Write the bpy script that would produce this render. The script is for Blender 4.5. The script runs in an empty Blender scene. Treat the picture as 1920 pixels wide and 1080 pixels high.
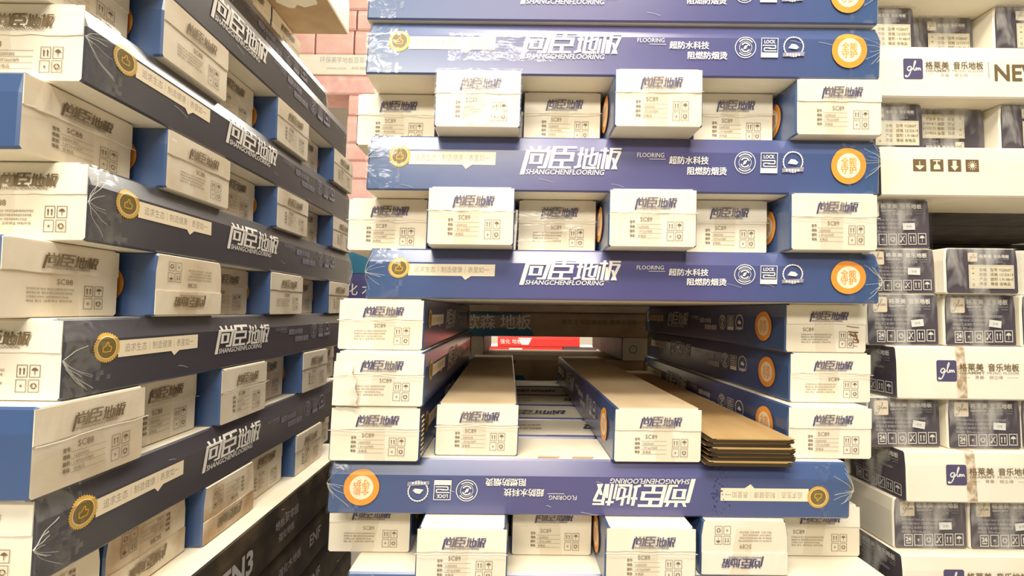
import bpy, bmesh, math, random
from mathutils import Matrix, Vector, noise
random.seed(7)
C = bpy.context.scene.collection
scene = bpy.context.scene
H = 1.11                       # camera height above the floor, metres

# ------------------------------------------------------------------ camera
FPX = 860.0                    # focal length in pixels of the 1920 wide frame
cam_d = bpy.data.cameras.new('camera'); cam_d.sensor_width = 36.0
cam_d.lens = 36.0 * FPX / 1920.0; cam_d.clip_start = .02
cam = bpy.data.objects.new('camera', cam_d); C.objects.link(cam)
R = Matrix.Rotation(math.pi/2 + math.radians(2.8), 3, 'X') @ Matrix.Rotation(math.radians(.63), 3, 'Z')
cam.matrix_world = Matrix.Translation((0, 0, H)) @ R.to_4x4()
scene.camera = cam

# ------------------------------------------------------------------ world, lights, exposure
w = bpy.data.worlds.new('hall light'); scene.world = w; w.use_nodes = True
bg = w.node_tree.nodes['Background']; bg.inputs[0].default_value = (1.0, .86, .68, 1); bg.inputs[1].default_value = .17
def area(name, loc, target, sx, sy, power, col):
    l = bpy.data.lights.new(name, 'AREA'); l.shape = 'RECTANGLE'; l.size = sx; l.size_y = sy
    l.energy = power; l.color = col
    o = bpy.data.objects.new(name, l); C.objects.link(o); o.location = loc
    o.rotation_euler = (Vector(target) - Vector(loc)).to_track_quat('-Z', 'Y').to_euler()
WARM = (1.0, .93, .80)
area('hall_lamp_behind', (-.5, -2.4, 3.2), (.2, 1.2, 1.0), 2.6, .5, 120, WARM)
area('hall_lamp_front', (-.2, -.9, 4.3), (.3, 1.2, 1.0), 3.0, .45, 160, WARM)
area('hall_lamp_aisle', (.1, .2, 4.6), (0, .35, 0), 2.6, .6, 100, WARM)
area('hall_lamp_far', (-.6, 4.5, 4.9), (-1.0, 3.6, 1.0), 3.0, 2.0, 330, WARM)
area('hall_lamp_back', (.3, 4.6, 2.4), (.3, 5.6, .4), 2.0, .6, 45, WARM)
vs = scene.view_settings
vs.view_transform = 'Standard'; vs.look = 'None'; vs.gamma = 1; vs.use_curve_mapping = False
vs.exposure = .02
scene.cycles.transparent_max_bounces = 12

# ------------------------------------------------------------------ materials
MATS = {}
def newmat(name):
    m = bpy.data.materials.new(name); m.use_nodes = True; MATS[name] = m
    nt = m.node_tree; return m, nt, nt.nodes['Principled BSDF']
def nd(nt, t, **kw):
    n = nt.nodes.new(t)
    for k, v in kw.items():
        if k in n.inputs: n.inputs[k].default_value = v
        else: setattr(n, k, v)
    return n
def plain(name, col, rough=.55, spec=.5, metal=0, coat=0):
    m, nt, b = newmat(name)
    b.inputs['Base Color'].default_value = (*col, 1); b.inputs['Roughness'].default_value = rough
    b.inputs['Specular IOR Level'].default_value = spec; b.inputs['Metallic'].default_value = metal
    b.inputs['Coat Weight'].default_value = coat
    return m
def noisy(name, c1, c2, scale=6, lo=.35, hi=.75, rough=.5, spec=.4, bump=.0, bscale=30, coat=0, detail=4, stretch=(1, 1, 1)):
    m, nt, b = newmat(name); L = nt.links.new
    tc = nd(nt, 'ShaderNodeTexCoord'); oi = nd(nt, 'ShaderNodeObjectInfo')
    mp = nd(nt, 'ShaderNodeMapping'); mp.inputs['Scale'].default_value = stretch
    ad = nd(nt, 'ShaderNodeVectorMath', operation='MULTIPLY_ADD'); ad.inputs[1].default_value = (9, 7, 5)
    L(oi.outputs['Random'], ad.inputs[0]); L(tc.outputs['Object'], ad.inputs[2]); L(ad.outputs[0], mp.inputs[0])
    n = nd(nt, 'ShaderNodeTexNoise', Scale=scale, Detail=detail); L(mp.outputs[0], n.inputs['Vector'])
    r = nd(nt, 'ShaderNodeMapRange'); r.inputs[1].default_value = lo; r.inputs[2].default_value = hi; L(n.outputs[0], r.inputs[0])
    mx = nd(nt, 'ShaderNodeMix', data_type='RGBA'); mx.inputs[6].default_value = (*c1, 1); mx.inputs[7].default_value = (*c2, 1)
    L(r.outputs[0], mx.inputs[0]); L(mx.outputs[2], b.inputs['Base Color'])
    b.inputs['Roughness'].default_value = rough; b.inputs['Specular IOR Level'].default_value = spec; b.inputs['Coat Weight'].default_value = coat
    if bump:
        n2 = nd(nt, 'ShaderNodeTexNoise', Scale=bscale, Detail=3); L(mp.outputs[0], n2.inputs['Vector'])
        bp = nd(nt, 'ShaderNodeBump', Strength=bump, Distance=.004); L(n2.outputs[0], bp.inputs['Height']); L(bp.outputs[0], b.inputs['Normal'])
    return m
noisy('white card', (.86, .80, .665), (.76, .67, .50), 5, .45, .8, .5, .35, .12, 14)
noisy('flap card', (.88, .83, .70), (.80, .72, .56), 4, .45, .8, .45, .4, .12, 14)
noisy('soiled card', (.80, .70, .54), (.42, .26, .13), 8, .42, .68, .55, .3, .12, 14)
noisy('worn shaded card', (.82, .73, .58), (.62, .48, .31), 7, .46, .82, .5, .35, .15, 14)  # tan base paints in shade on aisle-facing ends; patches are dirt
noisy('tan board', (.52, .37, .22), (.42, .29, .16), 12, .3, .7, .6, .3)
noisy('dusty card', (.60, .47, .31), (.45, .33, .19), 5, .35, .75, .6, .3)
def navy(name, mid, end, rough):
    m, nt, b = newmat(name); L = nt.links.new
    tc = nd(nt, 'ShaderNodeTexCoord'); sp = nd(nt, 'ShaderNodeSeparateXYZ'); L(tc.outputs['Object'], sp.inputs[0])
    ab = nd(nt, 'ShaderNodeMath', operation='ABSOLUTE'); L(sp.outputs[0], ab.inputs[0])
    r = nd(nt, 'ShaderNodeMapRange'); r.inputs[1].default_value = .17; r.inputs[2].default_value = .62; L(ab.outputs[0], r.inputs[0])
    mx = nd(nt, 'ShaderNodeMix', data_type='RGBA'); mx.inputs[6].default_value = (*mid, 1); mx.inputs[7].default_value = (*end, 1)
    L(r.outputs[0], mx.inputs[0]); L(mx.outputs[2], b.inputs['Base Color'])
    b.inputs['Roughness'].default_value = rough; b.inputs['Specular IOR Level'].default_value = .5
    b.inputs['Coat Weight'].default_value = .7; b.inputs['Coat Roughness'].default_value = .22
    n2 = nd(nt, 'ShaderNodeTexNoise', Scale=11, Detail=2); L(tc.outputs['Object'], n2.inputs['Vector'])
    bp = nd(nt, 'ShaderNodeBump', Strength=.12, Distance=.006); L(n2.outputs[0], bp.inputs['Height']); L(bp.outputs[0], b.inputs['Normal'])
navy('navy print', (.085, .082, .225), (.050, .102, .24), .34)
navy('reflection grey navy', (.062, .054, .062), (.050, .050, .064), .36)  # navy greyed to paint in the warm reflection on the aisle side
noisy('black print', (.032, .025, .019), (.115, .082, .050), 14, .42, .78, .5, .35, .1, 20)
noisy('charcoal print', (.075, .064, .085), (.12, .10, .12), 7, .35, .75, .3, .5, .2, 12)
plain('white ink', (.84, .80, .74), .4); plain('faint ink', (.30, .28, .36), .45); plain('grey ink', (.46, .43, .44), .45)
plain('logo ink', (.085, .075, .16), .5); plain('brown ink', (.17, .115, .055), .5); plain('text ink', (.20, .15, .09), .5)  # brown ink also paints tinted light into the left stack's end print
plain('banner text ink', (.36, .31, .24), .5)
plain('gold ink', (.66, .40, .07), .4); plain('olive ink', (.20, .135, .03), .4); plain('orange ink', (.85, .33, .05), .4)
plain('cream ink', (.90, .78, .58), .45); plain('teal ink', (.03, .17, .28), .45)
plain('scorch', (.22, .10, .03), .6); plain('smudge', (.04, .035, .12), .5); plain('sticker paper', (.86, .86, .82), .5); plain('label paper', (.82, .75, .56), .5)
noisy('pink wrap', (.90, .60, .53), (.84, .47, .41), 7, .35, .7, .28, .5, .5, 9)
noisy('pink print', (.88, .60, .54), (.80, .42, .38), 12, .35, .7, .35, .5, .4, 9)
plain('red print', (.62, .035, .03), .4)
noisy('hall paint', (.72, .66, .55), (.68, .62, .52), 2)
noisy('concrete', (.42, .39, .34), (.34, .31, .27), 3, .3, .7, .6, .3)
noisy('board face', (.56, .37, .17), (.47, .30, .13), 3, .3, .7, .45, .4, stretch=(1, 8, 1))
plain('board edge', (.045, .028, .012), .5); plain('gold edge', (.48, .30, .08), .35)
def film(name, base, rough, haze, bscale, stretch=(1, 1, 1), bstr=.9, cap_=.16):
    m = bpy.data.materials.new(name); m.use_nodes = True; MATS[name] = m
    nt = m.node_tree; nt.nodes.clear(); L = nt.links.new
    out = nd(nt, 'ShaderNodeOutputMaterial'); tr = nd(nt, 'ShaderNodeBsdfTransparent'); gl = nd(nt, 'ShaderNodeBsdfGlossy')
    gl.inputs['Roughness'].default_value = rough
    df = nd(nt, 'ShaderNodeBsdfDiffuse'); df.inputs[0].default_value = (.85, .83, .78, 1)
    tc = nd(nt, 'ShaderNodeTexCoord'); mp = nd(nt, 'ShaderNodeMapping'); mp.inputs['Scale'].default_value = stretch
    mp.inputs['Rotation'].default_value = (.6, .2, .5)
    L(tc.outputs['Object'], mp.inputs[0])
    n = nd(nt, 'ShaderNodeTexNoise', Scale=bscale, Detail=3, Distortion=.6); L(mp.outputs[0], n.inputs['Vector'])
    bp = nd(nt, 'ShaderNodeBump', Strength=bstr, Distance=.008); L(n.outputs[0], bp.inputs['Height']); L(bp.outputs[0], gl.inputs['Normal'])
    fr = nd(nt, 'ShaderNodeFresnel', IOR=1.4); L(bp.outputs[0], fr.inputs['Normal'])
    ad = nd(nt, 'ShaderNodeMath', operation='ADD', use_clamp=True); ad.inputs[1].default_value = base; L(fr.outputs[0], ad.inputs[0])
    m1 = nd(nt, 'ShaderNodeMixShader'); sc_ = nd(nt, 'ShaderNodeMath', operation='MINIMUM'); sc_.inputs[1].default_value = cap_; L(ad.outputs[0], sc_.inputs[0]); L(sc_.outputs[0], m1.inputs[0]); L(tr.outputs[0], m1.inputs[1]); L(gl.outputs[0], m1.inputs[2])
    m2 = nd(nt, 'ShaderNodeMixShader')
    r = nd(nt, 'ShaderNodeMapRange'); r.inputs[1].default_value = .5; r.inputs[2].default_value = .72; r.inputs[4].default_value = haze
    L(n.outputs[0], r.inputs[0]); L(r.outputs[0], m2.inputs[0]); L(m1.outputs[0], m2.inputs[1]); L(df.outputs[0], m2.inputs[2])
    L(m2.outputs[0], out.inputs[0])
film('clear film', .0, .16, .10, 22, (1, 1, 1), .6, .07)
film('end film', .0, .16, .06, 9, (1, 1, 4), .7, .06)
film('grey film', .05, .18, .55, 9, (1, 1.6, .7), .9, .16)
def tapemat():
    m, nt, b = newmat('tape'); b.inputs['Base Color'].default_value = (.70, .58, .40, 1); b.inputs['Alpha'].default_value = .16
    b.inputs['Roughness'].default_value = .45
tapemat()
def oldtape():
    m, nt, b = newmat('old tape'); L = nt.links.new
    tc = nd(nt, 'ShaderNodeTexCoord'); n = nd(nt, 'ShaderNodeTexNoise', Scale=45, Detail=4); L(tc.outputs['Object'], n.inputs['Vector'])
    r = nd(nt, 'ShaderNodeMapRange'); r.inputs[1].default_value = .42; r.inputs[2].default_value = .66; r.inputs[3].default_value = .12; r.inputs[4].default_value = .75
    L(n.outputs[0], r.inputs[0]); L(r.outputs[0], b.inputs['Alpha'])
    b.inputs['Base Color'].default_value = (.40, .24, .09, 1); b.inputs['Roughness'].default_value = .35
oldtape()
def strandmat():
    m, nt, b = newmat('film strand'); b.inputs['Base Color'].default_value = (.86, .84, .78, 1); b.inputs['Alpha'].default_value = .4
    b.inputs['Roughness'].default_value = .2
strandmat()

# ------------------------------------------------------------------ mesh builder
class MB:
    def __init__(s): s.v = []; s.f = []; s.m = []; s.names = []
    def mi(s, name):
        if name not in s.names: s.names.append(name)
        return s.names.index(name)
    def add(s, verts, faces, mat):
        o = len(s.v); s.v += [tuple(p) for p in verts]; k = s.mi(mat)
        for f in faces: s.f.append([i + o for i in f]); s.m.append(k)
    def box(s, x0, x1, y0, y1, z0, z1, mat):
        v = [(x0,y0,z0),(x1,y0,z0),(x1,y1,z0),(x0,y1,z0),(x0,y0,z1),(x1,y0,z1),(x1,y1,z1),(x0,y1,z1)]
        s.add(v, [(0,3,2,1),(4,5,6,7),(0,1,5,4),(1,2,6,5),(2,3,7,6),(3,0,4,7)], mat)
    def tube(s, pts, r, mat, n=5):
        V = []; F = []; pts = [Vector(p) for p in pts]
        for i, p in enumerate(pts):
            t = (pts[min(i+1, len(pts)-1)] - pts[max(i-1, 0)]).normalized()
            a = t.cross(Vector((.3, .5, .81))).normalized(); b = t.cross(a)
            for k in range(n):
                an = 2*math.pi*k/n; V.append(p + (a*math.cos(an) + b*math.sin(an))*r)
        for i in range(len(pts)-1):
            for k in range(n):
                F.append((i*n+k, i*n+(k+1) % n, (i+1)*n+(k+1) % n, (i+1)*n+k))
        s.add(V, F, mat)
    def build(s, name, parent=None, smooth=False):
        me = bpy.data.meshes.new(name); me.from_pydata(s.v, [], s.f)
        for n in s.names: me.materials.append(MATS[n])
        me.polygons.foreach_set('material_index', s.m)
        if smooth: me.polygons.foreach_set('use_smooth', [True]*len(s.f))
        me.update()
        o = bpy.data.objects.new(name, me); C.objects.link(o)
        if parent: o.parent = parent
        return o
def empty(name, loc, rz, label, cat, group=None):
    o = bpy.data.objects.new(name, None); C.objects.link(o); o.location = loc; o.rotation_euler = (0, 0, rz)
    o.empty_display_size = .05
    o['label'] = label; o['category'] = cat
    if group: o['group'] = group
    return o

# ------------------------------------------------------------------ printed art: flat 2-D shapes laid on a carton face
_tc = {}
def glyphs(s, bold):
    if (s, bold) in _tc: return _tc[(s, bold)]
    c = bpy.data.curves.new('type', 'FONT'); c.body = s; c.resolution_u = 2; c.offset = bold
    o = bpy.data.objects.new('type', c); C.objects.link(o)
    dg = bpy.context.evaluated_depsgraph_get(); ev = o.evaluated_get(dg); me = ev.to_mesh()
    v = [(p.co.x, p.co.y) for p in me.vertices]; f = [tuple(p.vertices) for p in me.polygons]
    ev.to_mesh_clear(); bpy.data.objects.remove(o); bpy.data.curves.remove(c)
    _tc[(s, bold)] = (v, f); return v, f
class Art:
    def __init__(s): s.items = []          # (material, verts2d, faces)
    def poly(s, mat, pts): s.items.append((mat, list(pts), [tuple(range(len(pts)))]))
    def rect(s, mat, x0, y0, x1, y1):
        n = max(1, int(abs(x1-x0)/.02)); v = []
        for i in range(n+1): v += [(x0+(x1-x0)*i/n, y0), (x0+(x1-x0)*i/n, y1)]
        s.items.append((mat, v, [(2*i, 2*i+2, 2*i+3, 2*i+1) for i in range(n)]))
    def frame(s, mat, x0, y0, x1, y1, t):
        s.rect(mat, x0, y0, x1, y0+t); s.rect(mat, x0, y1-t, x1, y1); s.rect(mat, x0, y0+t, x0+t, y1-t); s.rect(mat, x1-t, y0+t, x1, y1-t)
    def disc(s, mat, x, y, r, n=32, teeth=0):
        s.poly(mat, [(x + r*(1 - (teeth if i % 2 else 0))*math.cos(2*math.pi*i/n), y + r*(1 - (teeth if i % 2 else 0))*math.sin(2*math.pi*i/n)) for i in range(n)])
    def ring(s, mat, x, y, r0, r1, a0=0, a1=360, n=32, teeth=0):
        v = []; f = []
        for i in range(n+1):
            a = math.radians(a0 + (a1-a0)*i/n); q = r1*(1 - (teeth if i % 2 else 0))
            v += [(x + r0*math.cos(a), y + r0*math.sin(a)), (x + q*math.cos(a), y + q*math.sin(a))]
            if i: f.append((2*i-2, 2*i-1, 2*i+1, 2*i))
        s.items.append((mat, v, f))
    def line(s, mat, pts, t):
        for (x0, y0), (x1, y1) in zip(pts, pts[1:]):
            d = math.hypot(x1-x0, y1-y0) or 1; nx, ny = -(y1-y0)/d*t/2, (x1-x0)/d*t/2
            s.poly(mat, [(x0+nx, y0+ny), (x0-nx, y0-ny), (x1-nx, y1-ny), (x1+nx, y1+ny)])
    def text(s, mat, body, x0, y, size, width=None, bold=.0, shear=0, rot=0, center=False):
        if bold and any(ord(ch) > 0x2E80 for ch in body):      # heavy Chinese type: the outline struck several times
            for dx, dy in ((-1, 0), (1, 0), (0, .8), (0, -.8)):
                s.text(mat, body, x0 + dx*bold*size, y + dy*bold*size, size, width, 0, shear, rot, center)
            return
        v, f = glyphs(body, bold)
        if not v: return
        xa = min(p[0] for p in v); xb = max(p[0] for p in v)
        kx = size if width is None else width/(xb-xa)
        off = -(xb-xa)*kx/2 if center else 0
        ca, sa = math.cos(rot), math.sin(rot); out = []
        for p in v:
            px = (p[0]-xa)*kx + off + shear*p[1]*size; py = p[1]*size
            out.append((x0 + px*ca - py*sa, y + px*sa + py*ca))
        s.items.append((mat, out, f))
    def add(s, other, dx=0, dy=0, k=1):
        for m, v, f in other.items: s.items.append((m, [(p[0]*k+dx, p[1]*k+dy) for p in v], f))
    def flipped(s, W, Hh):
        a = Art()
        for m, v, f in s.items: a.items.append((m, [(W-p[0], Hh-p[1]) for p in v], f))
        return a
    def recolor(s, table):
        a = Art()
        for m, v, f in s.items: a.items.append((table.get(m, m), v, f))
        return a
def quad_stroke(x0, y0, x1, y1, t):
    if abs(x1-x0) > abs(y1-y0): return [(x0, y0-t/2), (x1, y1-t/2), (x1, y1+t/2), (x0, y0+t/2)]
    return [(x0-t/2, y0), (x0+t/2, y0), (x1+t/2, y1), (x1-t/2, y1)]
STROKES = [  # heavy slanted logotype, in its own grid
 (290,85,318,150,50),(440,80,432,150,50),(590,85,560,150,50),(240,166,625,166,40),(255,150,168,535,72),(605,150,530,425,66),(415,420,560,420,34),
 (290,222,512,222,34),(272,355,490,355,30),(325,215,308,370,62),(478,215,455,370,62),
 (690,80,615,430,62),(660,98,1050,98,42),(862,98,845,190,62),(690,202,1012,202,42),(985,202,958,322,62),(650,308,1000,308,36),(815,310,802,415,60),(590,420,965,420,36),
 (1135,95,1085,402,52),(1062,212,1165,212,40),(1010,420,1128,392,40),(1212,120,1168,425,46),(1150,420,1372,420,40),(1312,95,1262,372,44),(1165,262,1405,190,36),(1388,196,1352,385,46),(1262,372,1345,385,26),
 (1440,150,1572,150,34),(1522,95,1472,440,50),(1440,200,1402,440,38),(1555,215,1538,440,38),(1590,116,1782,116,32),(1622,116,1568,440,50),(1615,172,1770,172,34),(1755,172,1645,440,50),(1645,262,1702,440,46)]
def logo(mat, x0, y0, width, roman=True, rmat=None):      # x0,y0: lower left of the long leg
    a = Art(); k = width/1650.0
    for s_ in STROKES:
        a.poly(mat, [(x0 + (x-130)*k, y0 + (540-y)*k) for x, y in quad_stroke(*s_)][::-1])
    if roman: a.text(rmat or mat, 'SHANGCHENFLOORING', x0 + 95*k, y0 + 12*k, 112*k, width=1280*k, shear=.2, bold=.012)
    return a
def thumb(mat, x, y, r):
    a = Art(); P = [(-.55,-.5),(-.55,.1),(-.25,.12),(.02,.62),(.22,.6),(.2,.15),(.55,.12),(.6,-.05),(.5,-.5),(-.2,-.55),(-.55,-.5)]
    a.line(mat, [(x+p[0]*r, y+p[1]*r) for p in P], r*.13); return a
LS, HS, WS = 1.26, .132, .211
def side_art(rich):
    a = Art(); k = LS/968.0
    U = lambda px: (px-687)*k
    V = lambda py: (365-py)*HS/108.0
    gold, olive, ink = 'gold ink', 'olive ink', 'white ink'
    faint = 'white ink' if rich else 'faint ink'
    a.rect('cream ink', U(765), V(316), U(928), V(291)); a.poly('cream ink', [(U(866), V(316)), (U(873), V(324)), (U(884), V(316))])
    a.text('banner text ink', '追求生态｜制造健康｜表里如一', U(776), V(308), 13*k, width=U(917)-U(776))
    a.disc(gold, U(747), V(300), 21*k, 72, .09); a.disc(olive, U(747), V(300), 14.5*k); a.ring('cream ink', U(747), V(300), 14.5*k, 15.3*k)
    a.add(thumb(gold, U(747), V(300), 11*k))
    a.add(logo(ink, U(975), V(334), 190*k))
    a.text(faint, 'FLOORING', U(1195), V(298), 11.5*k, width=U(1246)-U(1195)); a.rect(faint, U(1218), V(302), U(1249), V(301))
    a.text(faint, '超防水科技', U(1256), V(309), 15*k, width=U(1330)-U(1256), bold=.026)
    a.text(faint, '阻燃防烟烫', U(1291), V(329), 15*k, width=U(1365)-U(1291), bold=.026)
    x, y, r = U(1399), V(306), 20*k
    a.ring(faint, x, y, r*.93, r); a.ring(faint, x, y, r*.56, r*.60)
    a.ring(faint, x, y, r*.34, r*.46, 20, 150, 12); a.ring(faint, x, y, r*.34, r*.46, 200, 330, 12)
    a.poly(faint, [(x-r*.22, y-r*.2), (x+r*.02, y-r*.16), (x+r*.24, y+r*.24), (x-r*.1, y+r*.14)])
    for i in range(14):
        an = math.radians(40 + i*7.5); a.disc(faint, x + r*.76*math.cos(an), y + r*.76*math.sin(an), r*.07, 5)
        an = math.radians(225 + i*6.5); a.disc(faint, x + r*.76*math.cos(an), y + r*.76*math.sin(an), r*.06, 5)
    x0, x1, y0, y1 = U(1428), U(1460), V(326), V(287)
    a.frame(faint, x0, y0, x1, y1, 1.2*k); a.text(faint, 'LOCK', x0 + 16*k, V(298), 9*k, width=21*k, center=True, bold=.03)
    a.rect(faint, x0, y0, x1, y0 + 9*k)
    a.line(faint, [(x0+3*k, V(302)), (x0+27*k, V(302)), (x0+27*k, V(308)), (x0+14*k, V(308))], 2*k)
    a.line(faint, [(x0+29*k, V(313)), (x0+6*k, V(313)), (x0+6*k, V(307)), (x0+18*k, V(307))], 2*k)
    x, y = U(1489), V(304)
    a.ring(faint, x, y, 17*k, 20*k, 0, 360, 48, .07); a.poly(faint, [(x-10*k, y-3*k), (x-4*k, y+5*k), (x+4*k, y+4*k), (x+10*k, y-1*k), (x+6*k, y-5*k)])
    a.poly('faint ink', [(x-20*k, y-19*k), (x+20*k, y-17*k), (x+21*k, y-9*k), (x-20*k, y-12*k)])
    for i in range(5): a.rect(faint, x + (-13+i*5.4)*k, y-17*k, x + (-9.5+i*5.4)*k, y-13*k)
    if not rich: return a
    x, y = U(1594), V(310)
    a.disc('orange ink', x, y, 33*k, 48); a.disc('cream ink', x, y, 22*k, 40)
    a.text('orange ink', '全能', x, y + 1.2*k, 15.5*k, width=29*k, bold=.022, center=True)
    a.text('orange ink', '守护', x, y - 13.2*k, 15.5*k, width=29*k, bold=.022, center=True)
    return a
def icon(a, mat, kind, x0, y0, x1, y1, t, fr=True):
    w_, h_ = x1-x0, y1-y0; cx, cy = (x0+x1)/2, (y0+y1)/2
    if fr: a.frame(mat, x0, y0, x1, y1, t)
    if kind == 'up':
        for d in (-.18, .18):
            a.rect(mat, cx+(d-.05)*w_, y0+.22*h_, cx+(d+.05)*w_, y0+.62*h_)
            a.poly(mat, [(cx+(d-.12)*w_, y0+.6*h_), (cx+(d+.12)*w_, y0+.6*h_), (cx+d*w_, y0+.8*h_)])
    elif kind == 'rain':
        a.poly(mat, [(cx-.34*w_, cy+.05*h_), (cx-.2*w_, cy+.22*h_), (cx, cy+.3*h_), (cx+.2*w_, cy+.22*h_), (cx+.34*w_, cy+.05*h_)])
        a.rect(mat, cx-.03*w_, y0+.2*h_, cx+.03*w_, cy+.05*h_)
    elif kind == 'sun':
        a.disc(mat, cx, cy, .1*w_, 10)
        for i in range(8):
            an = i*math.pi/4; a.line(mat, [(cx+.15*w_*math.cos(an), cy+.15*w_*math.sin(an)), (cx+.22*w_*math.cos(an), cy+.22*w_*math.sin(an))], .03*w_)
    elif kind == 'recycle':
        for i in range(3): a.ring(mat, cx, cy, .17*w_, .29*w_, 100+i*120, 185+i*120, 8)
        for i in range(3):
            an = math.radians(192+i*120); bx, by = cx+.23*w_*math.cos(an), cy+.23*w_*math.sin(an); a.disc(mat, bx, by, .11*w_, 3)
    elif kind == 'hook':
        a.line(mat, [(x0+.22*w_, y0+.22*h_), (x0+.78*w_, y0+.8*h_)], .09*w_); a.line(mat, [(x0+.75*w_, y0+.22*h_), (x0+.3*w_, y0+.8*h_)], .07*w_)
        a.ring(mat, x0+.3*w_, y0+.3*h_, .08*w_, .14*w_, n=10)
    elif kind == '24':
        a.text(mat, '24', cx, y0+.4*h_, .55*h_, width=.66*w_, center=True, bold=.04); a.rect(mat, x0+.2*w_, y0+.2*h_, x1-.2*w_, y0+.3*h_)
def end_art(code, table, logo_mat, txt, scx=None):
    """returns (flap art with the logo, body art), face size WS x HS"""
    U = lambda x: (x-10)*WS/1490.0
    V = lambda y: (970-y)*HS/925.0
    f = logo(logo_mat, U(435), V(385), 715*WS/1490.0)
    a = Art(); kk = WS/1490.0
    sx = scx if scx is not None else (545 if table else 640)
    a.text(txt, code, U(sx), V(566), 100*kk, width=198*kk, bold=.0)
    if table:
        for i, (lab, val) in enumerate((('型号:', ''), ('规格:', '1220X202'), ('面积:', '1.9716㎡/8片'), ('等级:', '合格品'))):
            yy = 592 + i*72
            a.text(txt, lab, U(370), V(yy), 52*kk, width=92*kk, bold=.02)
            a.rect(txt, U(472), V(yy+18), U(910), V(yy+14))
            if val: a.text(txt, val, U(500), V(yy+2), 48*kk)
    else:
        for i, ln in enumerate(('执行标准 GB/T18102  地址浙江省湖州南浔经济开发区', '服务电话 400  强化木地板浸渍纸层压木质地板', '公司网址 WWW  尚臣地板有限公司出品', '地址 浙江  品质保证 绿色环保')):
            a.text(txt, ln, U(300), V(640 + i*48), 34*kk, width=(560 - 70*(i == 2) - 20*(i % 2))*kk)
    for kd, x0, x1, y0, y1 in (('up', 995, 1115, 705, 565), ('rain', 1138, 1260, 705, 565), ('sun', 990, 1110, 870, 728), ('recycle', 1134, 1256, 870, 728)):
        icon(a, txt, kd, U(x0), V(y0), U(x1), V(y1), 6.5*kk)
    return f, a
def top_art():
    a = Art(); k = LS/968.0
    a.disc('gold ink', .09, .10, .030, 48, .08); a.disc('olive ink', .09, .10, .021)
    a.add(logo('logo ink', .36, .055, .26)); a.text('text ink', '超防水科技  阻燃防烟烫', .75, .12, .02); a.text('text ink', '健康环保地板 绿色生态家园', .75, .08, .015)
    for i in range(3): a.rect('faint ink', .02 + i*.42, .196, .02 + i*.42 + .30, .198)
    return a
def creased(a, v0):
    """split every printed shape along the lid crease, so that it bends with the carton"""
    out = Art()
    for m, v, f in a.items:
        ys = [p[1] for p in v]
        if min(ys) < v0 < max(ys):
            bm = bmesh.new(); vs_ = [bm.verts.new((p[0], p[1], 0)) for p in v]
            for q in f:
                try: bm.faces.new([vs_[i] for i in q])
                except ValueError: pass
            bmesh.ops.bisect_plane(bm, geom=bm.verts[:] + bm.edges[:] + bm.faces[:], plane_co=(0, v0, 0), plane_no=(0, 1, 0))
            bm.verts.index_update()
            v = [(p.co.x, p.co.y) for p in bm.verts]; f = [tuple(p.index for p in q.verts) for q in bm.faces]; bm.free()
        out.items.append((m, v, f))
    return out
_sr = side_art(True)
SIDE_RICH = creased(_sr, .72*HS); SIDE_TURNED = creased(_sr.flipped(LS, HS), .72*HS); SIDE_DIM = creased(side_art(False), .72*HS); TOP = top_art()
ENDS = {}
def ends(code, table, lm, txt, scx=None):
    k = (code, table, lm, txt, scx)
    if k not in ENDS: ENDS[k] = end_art(*k)
    return ENDS[k]

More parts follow.
